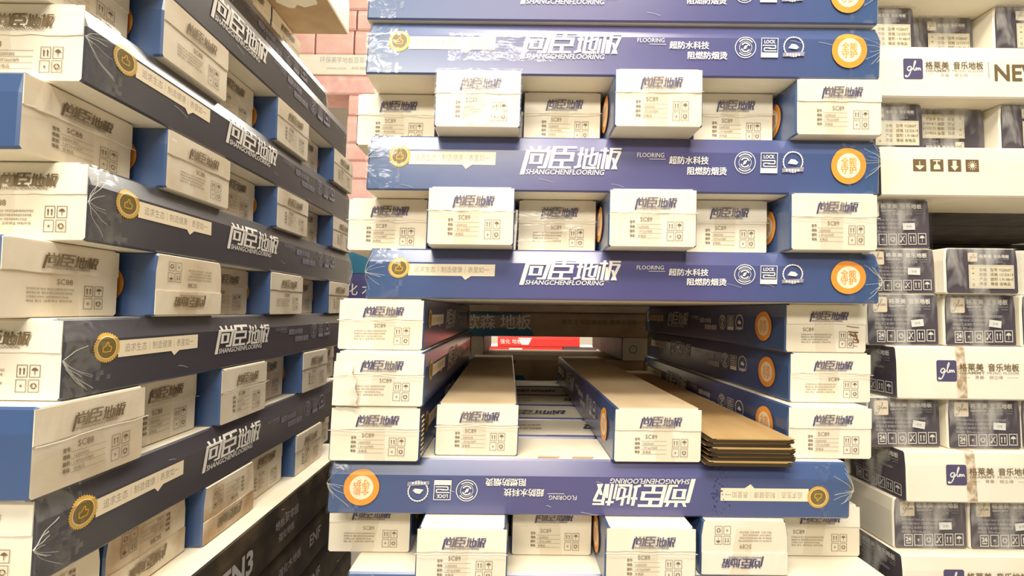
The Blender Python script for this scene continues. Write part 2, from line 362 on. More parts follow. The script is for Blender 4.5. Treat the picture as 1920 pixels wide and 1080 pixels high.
# ------------------------------------------------------------------ carton: lofted box with rounded edges and a creased lid on the long sides
class Carton:
    """local frame: x = length, y = width, z up, base at z = 0"""
    def __init__(s, L, W, Hh, tilt=.007, skx=0, sky=0):
        s.L, s.W, s.H, s.t, s.skx, s.sky = L, W, Hh, tilt, skx, sky; s.c = .004; s.zc = .72*Hh
        s.seed = random.uniform(0, 90)
    def warp(s, p):
        x, y, z = p
        b = .0010*noise.noise((x*1.7 + s.seed, .6, .3))*(1 if abs(x) < s.L/2 - .004 else 0)
        y += b*(1 if y > 0 else -1)
        return (x + s.skx*(z - s.H/2), y + s.sky*(z - s.H/2), z)
    def side_y(s, z):
        return s.W/2 if z <= s.zc else s.W/2 - s.t*(z-s.zc)/(s.H - s.c - s.zc)
    def body(s, mb, side, cap, top, nx=16):
        a, c, h, t, zc = s.W/2, s.c, s.H, s.t, s.zc
        prof = [(-a+c, 0), (a-c, 0), (a, c), (a, zc), (a-t, h-c), (a-t-c, h), (-a+t+c, h), (-a+t, h-c), (-a, zc), (-a, c)]
        mats = [top, side, side, side, side, top, side, side, side, side]
        xs = [-s.L/2 + .004 + (s.L-.008)*i/nx for i in range(nx+1)]
        rings = [[(-s.L/2, y*(1-.006/s.W), .002 + z*(1-.004/h)) for y, z in prof]] + [[(x, y, z) for y, z in prof] for x in xs] + [[(s.L/2, y*(1-.006/s.W), .002 + z*(1-.004/h)) for y, z in prof]]
        n = len(prof); V = [s.warp(p) for r in rings for p in r]
        by = {}
        for i in range(len(rings)-1):
            for k in range(n):
                by.setdefault(mats[k], []).append((i*n+k, (i+1)*n+k, (i+1)*n+(k+1) % n, i*n+(k+1) % n)[::-1])
        o = len(mb.v); mb.v += V
        def push(fs, m):
            mi = mb.mi(m)
            for f in fs: mb.f.append([q+o for q in f]); mb.m.append(mi)
        for m, fs in by.items(): push(fs, m)
        push([tuple(range(n))[::-1]], cap) if False else push([tuple(range(n-1, -1, -1))], cap)
        push([tuple((len(rings)-1)*n + k for k in range(n))], cap)
    def lay(s, mb, art, face, lift=.0009, flip=False):
        W_, H_ = {'front': (LS, HS), 'back': (LS, HS), 'end': (WS, HS), 'far': (WS, HS), 'top': (LS, WS)}[face]
        if flip: art = art.flipped(W_, H_)
        kx = {'front': s.L, 'back': s.L, 'end': s.W, 'far': s.W, 'top': s.L}[face]/W_
        ky = (s.W if face == 'top' else s.H)/H_
        for n_, (m, v, f) in enumerate(art.items):
            e = lift + .00002*n_
            out = []
            for u, q in v:
                u *= kx; q *= ky
                if face == 'front': p = (-s.L/2 + u, -s.side_y(q) - e, q)
                elif face == 'back': p = (s.L/2 - u + .022, s.side_y(q) + e, q)
                elif face == 'end': p = (-s.L/2 - e, s.W/2 - u, q)
                elif face == 'far': p = (s.L/2 + e, -s.W/2 + u, q)
                else: p = (-s.L/2 + u, -s.W/2 + q, s.H + e)
                out.append(s.warp(p))
            mb.add(out, f, m)
    def epoint(s, u, v, e):       # point over the end face, u from its left, v up, e outwards
        return s.warp((-s.L/2 - e, s.W/2 - u, v))
    def flap(s, art, mat, up=True, parent=None):
        mb = MB(); n = 14; z0 = .585*s.H
        ed = [z0 + .0022*noise.noise((i*.55, s.seed, 1.7)) for i in range(n+1)]
        us = [.003 + (s.W-.006)*i/n for i in range(n+1)]
        zt = s.H - .004
        def P(u, z, e): return s.epoint(u if up else s.W-u, z if up else s.H - z, e)
        bow = [.0006 + .0020*abs(noise.noise((i*.8, s.seed, 4.1))) for i in range(n+1)]
        V = [P(us[i], ed[i], bow[i]+.0010) for i in range(n+1)] + [P(us[i], zt, .0014) for i in range(n+1)] + [P(us[i], ed[i], 0) for i in range(n+1)] + [P(us[i], zt, 0) for i in range(n+1)]
        m = n+1; F = []
        for i in range(n):
            F += [(i, i+1, m+i+1, m+i), (2*m+i, 2*m+i+1, i+1, i), (m+i, m+i+1, 3*m+i+1, 3*m+i)]
        F += [(0, m, 3*m, 2*m), (n, 2*m+n, 3*m+n, m+n)]
        mb.add(V, F, mat)
        s.lay(mb, art, 'end', .0036, flip=not up)
        return mb.build('end_flap', parent)
    def tape(s, parent, uc=.5, wd=.052, lean=0, v0=.02, v1=.86):
        mb = MB(); n = 8; V = []; F = []
        for i in range(n+1):
            v = (v0 + (v1-v0)*i/n)*s.H; e = .0030 + .0045*(1 if v > .57*s.H else .0) + .0008*noise.noise((i*.9, s.seed, 2))
            e = .0026 if v < .57*s.H else .0052
            u = uc*s.W + lean*(v/s.H-.5)*s.W
            V += [s.epoint(u-wd/2 + .002*noise.noise((i*.7, s.seed, 8)), v, e), s.epoint(u+wd/2 + .002*noise.noise((i*.7, s.seed, 9)), v, e)]
            if i: F.append((2*i-2, 2*i-1, 2*i+1, 2*i))
        mb.add(V, F, 'tape'); return mb.build('packing_tape', parent, True)
    def endfilm(s, parent, mat='end film', amp=.003):
        mb = MB(); nx, nz = 22, 14; V = []; F = []
        for j in range(nz+1):
            for i in range(nx+1):
                u = s.W*i/nx; v = s.H*j/nz
                q = noise.noise((i*.35 + j*.32 + s.seed, j*.12 - i*.05, 3.0)); e = .0066 + amp*q
                V.append(s.epoint(u, v, e))
        for j in range(nz):
            for i in range(nx): F.append((j*(nx+1)+i, j*(nx+1)+i+1, (j+1)*(nx+1)+i+1, (j+1)*(nx+1)+i))
        mb.add(V, F, mat); return mb.build('shrink_film', parent, True)
    def strand(s, parent, v=.57, droop=.0):
        mb = MB(); pts = []
        for i in range(19):
            u = s.W*i/18; z = s.H*(v + .03*noise.noise((i*.3, s.seed, 5))) - droop*math.sin(math.pi*i/18)
            pts.append(s.epoint(u, z, .0075 + .002*noise.noise((i*.6, s.seed, 6))))
        mb.tube(pts, .0011, 'film strand')
        return mb.build('film_strand', parent, True)
    def sidefilm(s, parent, ends_=(-1, 1), reach=.10, mat='clear film', wisps=True, side=-1):
        """shrink film gathered round the ends of a long carton, with torn wisps at the corners"""
        a, h = s.W/2, s.H
        for e in ends_:
            mb = MB(); prof = []
            for k in range(17): prof.append((side*(s.side_y(h*k/16)+.002), h*k/16))
            nx = 12; V = []; F = []
            for i in range(nx+1):
                x = e*(s.L/2 + .002 - reach*i/nx)
                for k, (y, z) in enumerate(prof):
                    q = noise.noise((x*40 + s.seed, z*50, e)) * .0035*(1 - .8*i/nx)
                    rag = .0
                    V.append(s.warp((x, y + side*(.002+q), z)))
            m = len(prof)
            for i in range(nx):
                for k in range(m-1):
                    if i > 4 and noise.noise((i*.9 + s.seed, k*.45, 2)) > .55 - .13*(i-4): continue
                    F.append((i*m+k, i*m+k+1, (i+1)*m+k+1, (i+1)*m+k))
            mb.add(V, F, mat)
            if wisps:
                rnd = random.Random(int(s.seed*10) + e)
                cz = h*rnd.uniform(.4, .65)
                for q in range(8):
                    z = cz; x = e*(s.L/2 + .004); pts = []
                    dx = rnd.uniform(.012, .055); dz = rnd.uniform(-.055, .05)
                    for i in range(7):
                        t_ = i/6
                        zz = min(max(z + dz*t_**.7, .006), h-.006)
                        pts.append(s.warp((x - e*dx*t_, side*(s.side_y(zz) + .0035 + .0015*math.sin(i*1.3+q)), zz)))
                    mb.tube(pts, rnd.uniform(.0003, .0007), 'film strand', 4)
            mb.build('shrink_film', parent, True)
    def scuffs(s, parent, n=6, side=-1):
        rnd = random.Random(int(s.seed*77))
        for q in range(n):
            x = rnd.uniform(-.5, .5)*s.L*.9; z = rnd.uniform(.05, .95)*s.H; ln = rnd.uniform(.01, .045)
            pts = [s.warp((x+ln*i/4, side*(s.side_y(z)+.0016), min(max(z - ln*.22*i/4 + .001*math.sin(i), .004), s.H-.004))) for i in range(5)]
            mb = MB(); mb.tube(pts, .0005, 'film strand', 4); mb.build('film_crease', parent, True)

def place(name, cx, cy, z0, rz, label, group): return empty(name, (cx, cy, z0 + H), rz, label, 'carton', group)

# ------------------------------------------------------------------ the setting
fl = MB(); fl.box(-6, 6, -6, 8, -.05, 0, 'concrete'); o = fl.build('floor'); o['kind'] = 'structure'
fl = MB(); fl.box(-6, 6, -6, 8.1, 6.2, 6.25, 'hall paint'); o = fl.build('ceiling'); o['kind'] = 'structure'
fl = MB(); fl.box(-6, 6, 8, 8.1, 0, 6.2, 'hall paint'); o = fl.build('wall_back'); o['kind'] = 'structure'
def plinth(n, x0, x1, y0, y1, z1):
    m = MB(); m.box(x0, x1, y0, y1, 0, z1, 'concrete'); o = m.build('trim_%d' % n); o['kind'] = 'structure'
plinth(1, -.42, .86, 1.13, 2.38, H-.7445); plinth(2, 1.0, 2.28, 1.26, 2.4, H-.7545)

# ------------------------------------------------------------------ cartons of the middle and left stacks
G = .0006                                     # slack between layers
def long_main(Y, x0, L, z0, z1, label, flip=False, film_=True, torn=False, rich=True, top=False, row=0, group='full length blue cartons of the middle stack', skx=.05):
    c = Carton(L, WS, z1 - z0 - G, .014, skx=skx)
    r = place('flooring_carton', x0 + L/2, Y + WS/2, z0, 0, label, group)
    mb = MB(); c.body(mb, 'navy print', 'white card', 'white card', 30)
    if row == 0: c.lay(mb, SIDE_TURNED if flip else SIDE_RICH, 'front')
    if flip:                                     # ink smudge beside the banner, and slit tabs on the lid
        a = Art()
        for q in range(60):
            rr = random.Random(q); u, v = .945 + rr.gauss(0, .011), .066 + rr.gauss(0, .032)
            a.disc('smudge', u, min(max(v, .012), .12), rr.uniform(.0004, .0022), 7)
        c.lay(mb, a, 'front', .0007)
        a = Art()
        for u in (.50, .585): a.poly('dusty card', [(u, .020), (u+.05, .020), (u+.058, .032), (u+.006, .034)])
        c.lay(mb, a, 'top', .0016)
    if top: c.lay(mb, TOP, 'top', flip=top == 2)
    mb.build('carton_body', r)
    if film_:
        c.sidefilm(r); c.scuffs(r, 4)
    if torn:
        m = MB(); nx, nz = 40, 12; V = []; F = []
        for i in range(nx+1):
            for j in range(nz+1):
                u = .20 + .26*i/nx; z = c.H*(.25 + .5*j/nz) + .006*noise.noise((i*.3, j*.5, 7))*(1 if j in (0, nz) else .2)
                fo = 1 - abs(2*j/nz-1); e = .003 + .010*fo*abs(noise.noise((i*.10, j*.65, 2.2))) * math.sin(math.pi*i/nx)
                V.append(c.warp((-L/2+u, -c.side_y(z)-e, z)))
        for i in range(nx):
            for j in range(nz): F.append((i*(nz+1)+j, i*(nz+1)+j+1, (i+1)*(nz+1)+j+1, (i+1)*(nz+1)+j))
        m.add(V, F, 'clear film'); m.build('crumpled_film', r, True)
    return r
def end_box(rz, cx, cy, L, W, z0, z1, label, group, code='SC89', table=True, flip=False, film_=False, tape=True, strand=False, lm='logo ink', tx='text ink', soiled=False, scx=None, side='navy print', skx=0, sky=0, sides='both', uc=.47, tilt=.005, top='white card', extra=None, peel=False, gape=False):
    c = Carton(L, W, z1 - z0 - G, tilt, skx, sky)
    r = place('flooring_carton', cx, cy, z0, rz, label, group)
    mb = MB(); cap = 'soiled card' if soiled else ('worn shaded card' if code == 'SC88' else 'white card')
    c.body(mb, side, cap, top, 14)
    sa = SIDE_RICH
    if sides in ('both', 'front'): c.lay(mb, sa, 'front')
    if sides in ('both', 'back'): c.lay(mb, sa, 'back')
    fa, ba = ends(code, table, lm, tx, scx)
    c.lay(mb, ba, 'end', .0009, flip=flip)
    if extra: c.lay(mb, extra, 'end', .0016)
    mb.build('carton_body', r)
    if gape:                                     # burst corner edge; dark patch paints the shade of a gap, with corrugations
        m = MB(); n = 14; V = []; F = []
        for i in range(n+1):
            z = c.H*(.03 + .94*i/n); b = math.sin(math.pi*i/n)
            V += [(-L/2 + .001, -c.side_y(z) - .0012, z), (-L/2 + .004 + .040*b + .006*noise.noise((i*.9, 2, 5)), -c.side_y(z) - .0012 - .004*b, z)]
            if i: F.append((2*i-2, 2*i-1, 2*i+1, 2*i))
        m.add([c.warp(p) for p in V], F, 'board edge')
        for q in range(9):
            z = c.H*(.12 + .085*q); m.tube([c.warp((-L/2 + .002, -c.side_y(z) - .002, z)), c.warp((-L/2 + .016, -c.side_y(z) - .0045, z + .004))], .0016, 'dusty card', 5)
        m.build('burst_edge', r)
    if peel:                                     # paper facing peeling off the lower left corner
        m = MB(); nx, nz = 10, 12; V = []; F = []
        for j in range(nz+1):
            for i in range(nx+1):
                v = c.H*(.02 + .80*j/nz); wdt = .062*(1 - .35*(j/nz)**2) + .006*noise.noise((j*.5, 1, 9)); u = wdt*i/nx
                lift = .0042 + .013*(i/nx)**3*math.sin(math.pi*min(1, .15 + .85*j/nz)) + .002*noise.noise((i*.5, j*.6, 4))
                V.append(c.epoint(u, v, lift))
        for j in range(nz):
            for i in range(nx): F.append((j*(nx+1)+i, j*(nx+1)+i+1, (j+1)*(nx+1)+i+1, (j+1)*(nx+1)+i))
        m.add(V, F, 'flap card'); m.build('peeling_paper', r, True)
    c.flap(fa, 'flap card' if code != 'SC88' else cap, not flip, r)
    if tape: c.tape(r, uc, .05 + random.uniform(-.008, .008), random.uniform(-.12, .12))
    if film_: c.endfilm(r)
    if strand: c.strand(r)
    return r
Z = dict(L0=(.714, .856), L1=(.576, .714), R1=(.434, .576), L2=(.292, .434), R2=(.152, .292), L3=(.026, .152),
         Ra=(-.100, .026), Rb=(-.228, -.100), Rc=(-.356, -.228), L4=(-.484, -.356), Rd=(-.612, -.484), L5=(-.744, -.612))
long_main(1.097, -.362, 1.262, *Z['L0'], 'topmost blue carton of the middle stack, cut off by the top of the photo')
long_main(1.097, -.362, 1.262, *Z['L1'], 'blue carton with crumpled torn film across its logo, second from top of middle stack', torn=True)
long_main(1.112, -.358, 1.26, *Z['L2'], 'blue carton between the upper two rows of white ends, middle stack')
long_main(1.122, -.356, 1.258, *Z['L3'], 'blue carton spanning over the open hollow in the middle stack')
long_main(1.108, -.428, 1.235, *Z['L4'], 'upside down blue carton below the open hollow in the middle stack', flip=True)
long_main(1.085, -.375, 1.26, *Z['L5'], 'blue carton at the bottom edge of the photo under the middle stack', skx=0)
for k in range(1, 6):
    y = 1.108 + k*(WS+.003)
    nm = ['second', 'third', 'fourth', 'fifth', 'sixth'][k-1]
    long_main(y, -.42 + .006*((k*5) % 3), 1.24, *Z['L4'], '%s carton from the front on the white floor of the open hollow' % nm, film_=False, row=k, top=1 + k % 2, group='cartons floored inside the hollow', skx=0)
    long_main(y + .012, -.35 + .006*((k*5) % 3), 1.25, *Z['L3'], 'dark %s carton from the front roofing the open hollow' % nm, film_=False, row=k, group='cartons roofing the hollow', skx=0)
ORD = ['leftmost', 'second from left', 'third from left', 'third from right', 'second from right', 'rightmost']
PI2 = math.pi/2
def main_row(key, rowname, cols):
    z0, z1 = Z[key]
    for k, (x0, Y, wd, kw) in enumerate(cols):
        if x0 is None: continue
        state = 'set back' if Y > 1.14 else 'protruding'
        kw = dict(kw); nm = kw.pop('nm', '%s white carton end, %s in %s of middle stack' % (state, ORD[k], rowname))
        yaw = kw.pop('yaw', random.uniform(-.06, .06)); L = kw.pop('L', 1.235)
        end_box(PI2 + math.radians(yaw), x0 + wd/2, Y + L/2, L, wd, z0, z1, nm, 'white carton ends in the %s of the middle stack' % rowname, sky=-kw.pop('lean', .02), **kw)
main_row('R1', 'upper white row', [
    (-.419, 1.20, .211, dict(strand=True)), (-.190, 1.072, .207, dict(film_=True, strand=True)), (.0245, 1.18, .205, dict(strand=True)),
    (.237, 1.058, .209, dict(strand=True)), (.467, 1.175, .211, dict(film_=True, strand=True)), (.687, 1.095, .211, dict(film_=True, scx=640))])
main_row('R2', 'second white row', [
    (-.434, 1.195, .211, dict(strand=True)), (-.202, 1.072, .207, dict(strand=True)), (.0125, 1.19, .206, dict(table=False, film_=True, strand=True)),
    (.226, 1.072, .209, dict(film_=True, strand=True)), (.446, 1.172, .211, dict(film_=True, strand=True)), (.668, 1.095, .211, dict(film_=True, scx=640, strand=True))])
main_row('Rd', 'bottom white row', [
    (-.457, 1.185, .209, dict(table=False)), (-.2085, 1.048, .205, dict(strand=True, lean=.02)), (.005, 1.18, .203, dict()),
    (.216, 1.06, .206, dict(strand=True)), (.447, 1.10, .206, dict(table=False, flip=True, nm='upside down printed white carton end, second from right in bottom row of middle stack')), (.672, 1.19, .218, dict(table=False, scx=330))])
SCORCH = Art()
for q, (x0, y0, x1, y1, t) in enumerate([(.158, .073, .190, .069, .0016), (.163, .058, .188, .056, .003), (.168, .049, .186, .046, .004), (.176, .038, .190, .035, .003), (.172, .030, .188, .029, .002), (.174, .020, .186, .019, .0012), (.180, .054, .189, .028, .0035)]):
    SCORCH.line('scorch', [(x0, y0), ((x0+x1)/2, (y0+y1)/2 - .001), (x1, y1)], t)
GH = 'carton ends framing the hollow'
def hole(key, x0, Y, wd, nm, **kw):
    z0, z1 = Z[key]; L = 1.24; yaw = kw.pop('yaw', 0)
    end_box(PI2 + math.radians(yaw), x0 + wd/2, Y + L/2, L, wd, z0, z1, nm, GH, sky=-kw.pop('lean', .03), **kw)
hole('Ra', -.425, 1.125, .211, 'white carton end with paragraph print, top left of the open hollow', table=False, strand=True, uc=.55)
hole('Rb', -.412, 1.085, .213, 'white carton end with peeling torn corner, middle left of the open hollow', table=False, strand=True, scx=760, uc=.55, yaw=-.3, peel=True)
hole('Rc', -.424, 1.09, .213, 'white carton end with dark open side, bottom left of the open hollow', strand=True, uc=.5, gape=True)
hole('Rc', -.190, 1.14, .205, 'white carton with dusty tan top lying left inside the open hollow', strand=True, yaw=.5, top='dusty card')
hole('Rc', .2395, 1.105, .211, 'white carton with dusty tan top lying alone in the middle of the hollow', yaw=.5, top='dusty card', uc=.56)
hole('Ra', .708, 1.19, .211, 'white carton end with brown scorch streaks, top right of the hollow', table=False, scx=330, extra=SCORCH)
hole('Rb', .716, 1.19, .211, 'white carton end with torn flap, middle right of the hollow', table=False, scx=720, strand=True)
hole('Rc', .682, 1.145, .209, 'white carton end behind the loose boards, bottom right of the hollow')
# loose laminate boards
zb = Z['L4'][1]
for k in range(6):
    m = MB(); t = .0098; wd, L = .196, 1.215
    y0, y1 = -wd/2, wd/2
    prof = [(y0, t), (y0+.006, t*.62), (y0+.001, t*.55), (y0+.004, 0), (y1-.004, 0), (y1+.007, t*.3), (y1+.007, t*.5), (y1, t*.62), (y1-.003, t)]
    V = [(x, y, z) for x in (-L/2, L/2) for y, z in prof]; n = len(prof)
    for i in range(n):
        m.add([V[i], V[(i+1) % n], V[n+(i+1) % n], V[n+i]], [(3, 2, 1, 0)], 'board face' if i == n-1 else ('gold edge' if i in (1, 5) else 'board edge'))
    m.add(V, [tuple(range(n)), tuple(range(2*n-1, n-1, -1))], 'board edge')
    m.box(-L/2-.0006, -L/2, y0+.012, y1-.012, t*.80, t*.97, 'gold edge')
    o = m.build('laminate_board')
    o.location = (.566 + .003*((k*3) % 4-1.5), 1.083 + L/2 + .004*((k*2) % 3), H + zb + .0002 + k*(t+.0006)); o.rotation_euler = (0, 0, -PI2*1 + math.pi + math.radians(.15*((k*3) % 5-2)))
    nm = ['lowest', 'second lowest', 'third lowest', 'third from top', 'second from top', 'topmost'][k]
    o['label'] = '%s loose brown laminate board in the open pile inside the hollow' % nm; o['category'] = 'floor board'; o['group'] = 'loose laminate boards'

# left stack: long sides face the aisle
ZL = dict(LA00=(.776, .905), LA0=(.634, .776), r1=(.500, .634), LA=(.366, .500), r2=(.241, .366), LB=(.107, .241), r3=(-.020, .107), LC=(-.151, -.020), r4=(-.289, -.151), LD=(-.420, -.289), r5=(-.552, -.420))
def long_left(key, y0, X, L, label):
    z0, z1 = ZL[key]; c = Carton(L, WS, z1 - z0 - G, .014)
    r = place('flooring_carton', X - WS/2, y0 + L/2, z0, PI2, label, 'full length slate cartons of the left stack')
    mb = MB(); c.body(mb, 'reflection grey navy', 'white card', 'white card', 30); c.lay(mb, SIDE_DIM, 'front')
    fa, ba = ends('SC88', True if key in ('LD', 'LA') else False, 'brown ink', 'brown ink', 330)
    c.lay(mb, ba, 'end', .0009); mb.build('carton_body', r)
    c.flap(fa, 'flap card', True, r); c.tape(r, .28, .06); c.sidefilm(r, reach=.085); c.scuffs(r, 4)
long_left('LA00', .60, -.765, 1.235, 'pale glare washed carton uppermost on the left stack under the overhanging white carton')
long_left('LA0', .66, -.707, 1.25, 'reflection-greyed carton with bright glare over its logo, second from top of left stack')
long_left('LA', .735, -.707, 1.245, 'reflection-greyed carton with crinkled near corner above the second row of left stack')
long_left('LB', .757, -.707, 1.25, 'reflection-greyed carton with crisp gold seal at middle height of the left stack')
long_left('LC', .729, -.707, 1.24, 'reflection-greyed carton with pale upper strip just below eye level on left stack')
long_left('LD', .701, -.707, 1.24, 'lowest reflection-greyed carton with gold seal, lower left of the photo')
LOR = ['nearest', 'second nearest', 'third nearest', 'third farthest', 'second farthest', 'farthest']
def left_row(key, rowname, cols):
    z0, z1 = ZL[key]; L = 1.24
    for k, (ya, X, kw) in enumerate(cols):
        kw = dict(kw); st = 'set back' if X < -.74 else 'protruding'
        nm = '%s %scarton end facing aisle, %s in %s of left stack' % (st, 'soiled brown ' if kw.get('soiled') else 'white ', LOR[k], rowname)
        kw.setdefault('code', 'SC88'); kw.setdefault('lm', 'brown ink'); kw.setdefault('tx', 'brown ink')  # brown logo and print: tinted light put into navy ink
        end_box(math.pi + math.radians(random.uniform(-.04, .04)), X - L/2, ya + WS/2, L, .210, z0, z1, nm, 'carton ends in the %s of the left stack' % rowname, sides='back', **kw)
P, Q = -.705, -.765
left_row('r1', 'top row', [(.672, Q, {}), (.892, P, dict(table=False)), (1.108, Q, dict(strand=False)), (1.340, P, dict(strand=True, film_=True)), (1.557, Q, {}), (1.775, P, dict(strand=True, film_=True))])
left_row('r2', 'second row', [(.695, Q, dict(strand=True)), (.917, P, dict(film_=True, table=False)), (1.132, Q, {}), (1.355, P, dict(film_=True)), (1.572, Q, {}), (1.785, P, {})])
left_row('r3', 'third row', [(.680, Q, dict(table=False)), (.902, P, dict(table=False, flip=True)), (1.116, Q, dict(film_=True)), (1.334, P, dict(table=False)), (1.549, Q, {}), (1.764, P, {})])
left_row('r4', 'fourth row', [(.684, P, dict(strand=True, film_=True)), (.899, Q+.012, dict(strand=True)), (1.124, P, dict(strand=True)), (1.340, Q, {}), (1.560, P, dict(film_=True)), (1.776, Q, {})])
left_row('r5', 'bottom row', [(.640, Q+.03, dict(flip=True)), (.856, Q+.03, dict(soiled=True, flip=True)), (1.078, P, dict(soiled=True, flip=True)), (1.293, Q+.03, {}), (1.527, P, dict(film_=True)), (1.744, Q, {})])
# black cartons under the left stack
for k in range(4):
    z1 = -.552 - .1395*k; z0 = z1 - .1395
    c = Carton(1.25, .214, z1 - z0 - G, .005)
    X = -.645 - .002*k; y0 = .66 + .012*k
    r = place('flooring_carton', X - .107, y0 + 1.25/2, z0, PI2, 'dusty black carton with pale top, %s of the black pile at lower left' % ['topmost', 'second from top', 'third from top', 'lowest'][k], 'black cartons under the left stack')
    mb = MB(); c.body(mb, 'black print', 'white card', 'white card', 20)
    a = Art()
    if k == 0:
        a.text('grey ink', 'EN3', .405, .03, .075, bold=.03)
        a.text('grey ink', '地板新零醛', .64, .07, .028); a.text('grey ink', '强化地板', .66, .035, .024); a.text('grey ink', '强化木地板', 1.0, .06, .03)
    else:
        a.text('grey ink', 'ENF', .86, .055, .048, bold=.02); a.text('grey ink', '强化木地板', .66, .065, .028); a.text('grey ink', '木地板', .40, .04, .05)
    c.lay(mb, a, 'front'); mb.build('carton_body', r); c.scuffs(r, 5)
# set back carton ends and the overhanging carton at the top of the left stack
for k in range(5):
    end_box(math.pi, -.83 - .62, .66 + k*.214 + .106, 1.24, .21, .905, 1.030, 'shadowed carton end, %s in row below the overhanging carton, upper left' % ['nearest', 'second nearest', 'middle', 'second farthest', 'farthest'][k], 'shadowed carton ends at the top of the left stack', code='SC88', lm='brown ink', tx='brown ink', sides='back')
c = Carton(1.24, .33, .14, .004)
r = place('flooring_carton', -.625 - .165, .44 + .62, 1.0305, PI2, 'white carton with torn paper overhanging the top of the left stack', None)
mb = MB(); c.body(mb, 'flap card', 'white card', 'tan board'); mb.build('carton_body', r)
m = MB(); V = []; F = []
for i in range(15):
    for j in range(7):
        x = -.30 + .75*i/14; y = .012 - .13*j/6 + .02*noise.noise((i*.5, j*.4, 1))
        V.append((x + .03*noise.noise((i*.4, j*.8, 5)), y, -.003 - .006*abs(noise.noise((i*.4, j*.6, 3)))))
for i in range(14):
    for j in range(6): F.append((i*7+j, (i+1)*7+j, (i+1)*7+j+1, i*7+j+1))
m.add(V, F, 'flap card')
for i in range(14): m.add([V[i*7+6], V[(i+1)*7+6], (V[(i+1)*7+6][0], V[(i+1)*7+6][1], 0), (V[i*7+6][0], V[i*7+6][1], 0)], [(0, 1, 2, 3)], 'flap card')
m.build('torn_paper', r, True)

# ------------------------------------------------------------------ right stack: white cartons with charcoal ends
WG, HG, LG = .2, .132, 1.24
def glm_mark(a, bgm, fg, x0, y0, s_):
    n = 6; pts = []
    for cx, cy, a0 in ((x0+s_-.1*s_, y0+.1*s_, -90), (x0+.9*s_, y0+.9*s_, 0), (x0+.1*s_, y0+.9*s_, 90), (x0+.1*s_, y0+.1*s_, 180)):
        for i in range(n+1):
            an = math.radians(a0 + 90*i/n); pts.append((cx + .1*s_*math.cos(an), cy + .1*s_*math.sin(an)))
    a.poly(bgm, pts)
    Q_ = lambda L_: [(x0 + p[0]*s_, y0 + p[1]*s_) for p in L_]
    t = .055*s_
    a.line(fg, Q_([(.42,.55),(.36,.62),(.24,.58),(.2,.46),(.27,.39),(.37,.46),(.42,.58),(.34,.3),(.24,.14),(.14,.1),(.1,.18)]), t)
    a.disc(fg, x0+.12*s_, y0+.14*s_, .06*s_, 10)
    a.line(fg, Q_([(.40,.42),(.52,.55),(.64,.82),(.62,.9),(.56,.8),(.52,.55),(.54,.42),(.6,.42)]), t*.85)
    a.line(fg, Q_([(.60,.42),(.66,.56),(.66,.42),(.7,.53),(.75,.54),(.75,.42),(.8,.53),(.85,.54),(.85,.43),(.9,.46)]), t*.8)
def glm_end(style):
    a = Art(); U = lambda x: (x-40)*WG/1470.0
    V = lambda y: (1000-y)*HG/990.0
    k = WG/1470.0
    ink = 'white ink'
    if style == 'full':
        glm_mark(a, 'cream ink', 'banner text ink', U(180), V(365), 285*k)
        a.text(ink, '格莱美', U(500), V(195), 110*k, width=340*k, bold=.03); a.text(ink, '音乐地板', U(905), V(195), 110*k, width=435*k, bold=.03)
        a.text(ink, 'GEAMMY', U(500), V(262), 50*k, width=330*k, bold=.02); a.text('grey ink', 'MUSIC FLOOR', U(850), V(262), 46*k, width=500*k)
        a.rect('grey ink', U(520), V(316), U(660), V(308)); a.rect('grey ink', U(1200), V(300), U(1340), V(292)); a.text('grey ink', '青春．视立得', U(740), V(325), 56*k, width=400*k)
        for i, ln in enumerate(('执行标准GB/T18102-2007  本产品采用环保高密度基材', '生产许可证编号XK03-002  浙江格莱美木业有限公司', '地址浙江省湖州市南浔经济', '电话0572  网址www.geammy')):
            a.text('grey ink', ln, U(200), V(450 + i*78), 56*k, width=[1000, 730, 700, 560][i]*k, bold=.012)
        for i, kd in enumerate(('24', 'sun', 'recycle', 'hook', 'up', 'rain')):
            x0 = 235 + i*200; icon(a, ink if i % 3 else 'white ink', kd, U(x0), V(940 - i*5), U(x0+170), V(715 - i*5), 14*k)
    else:
        glm_mark(a, 'cream ink', 'banner text ink', U(500), V(300), 190*k)
        a.text(ink, '格莱美', U(720), V(215), 80*k, width=250*k, bold=.03); a.text(ink, '音乐地板', U(1010), V(215), 80*k, width=310*k, bold=.03)
        a.text('grey ink', 'GEAMMY MUSIC FLOOR', U(720), V(260), 40*k, width=600*k); a.text('grey ink', '视立得', U(1050), V(320), 46*k)
    return a
GF, GLb = glm_end('full'), glm_end('label')
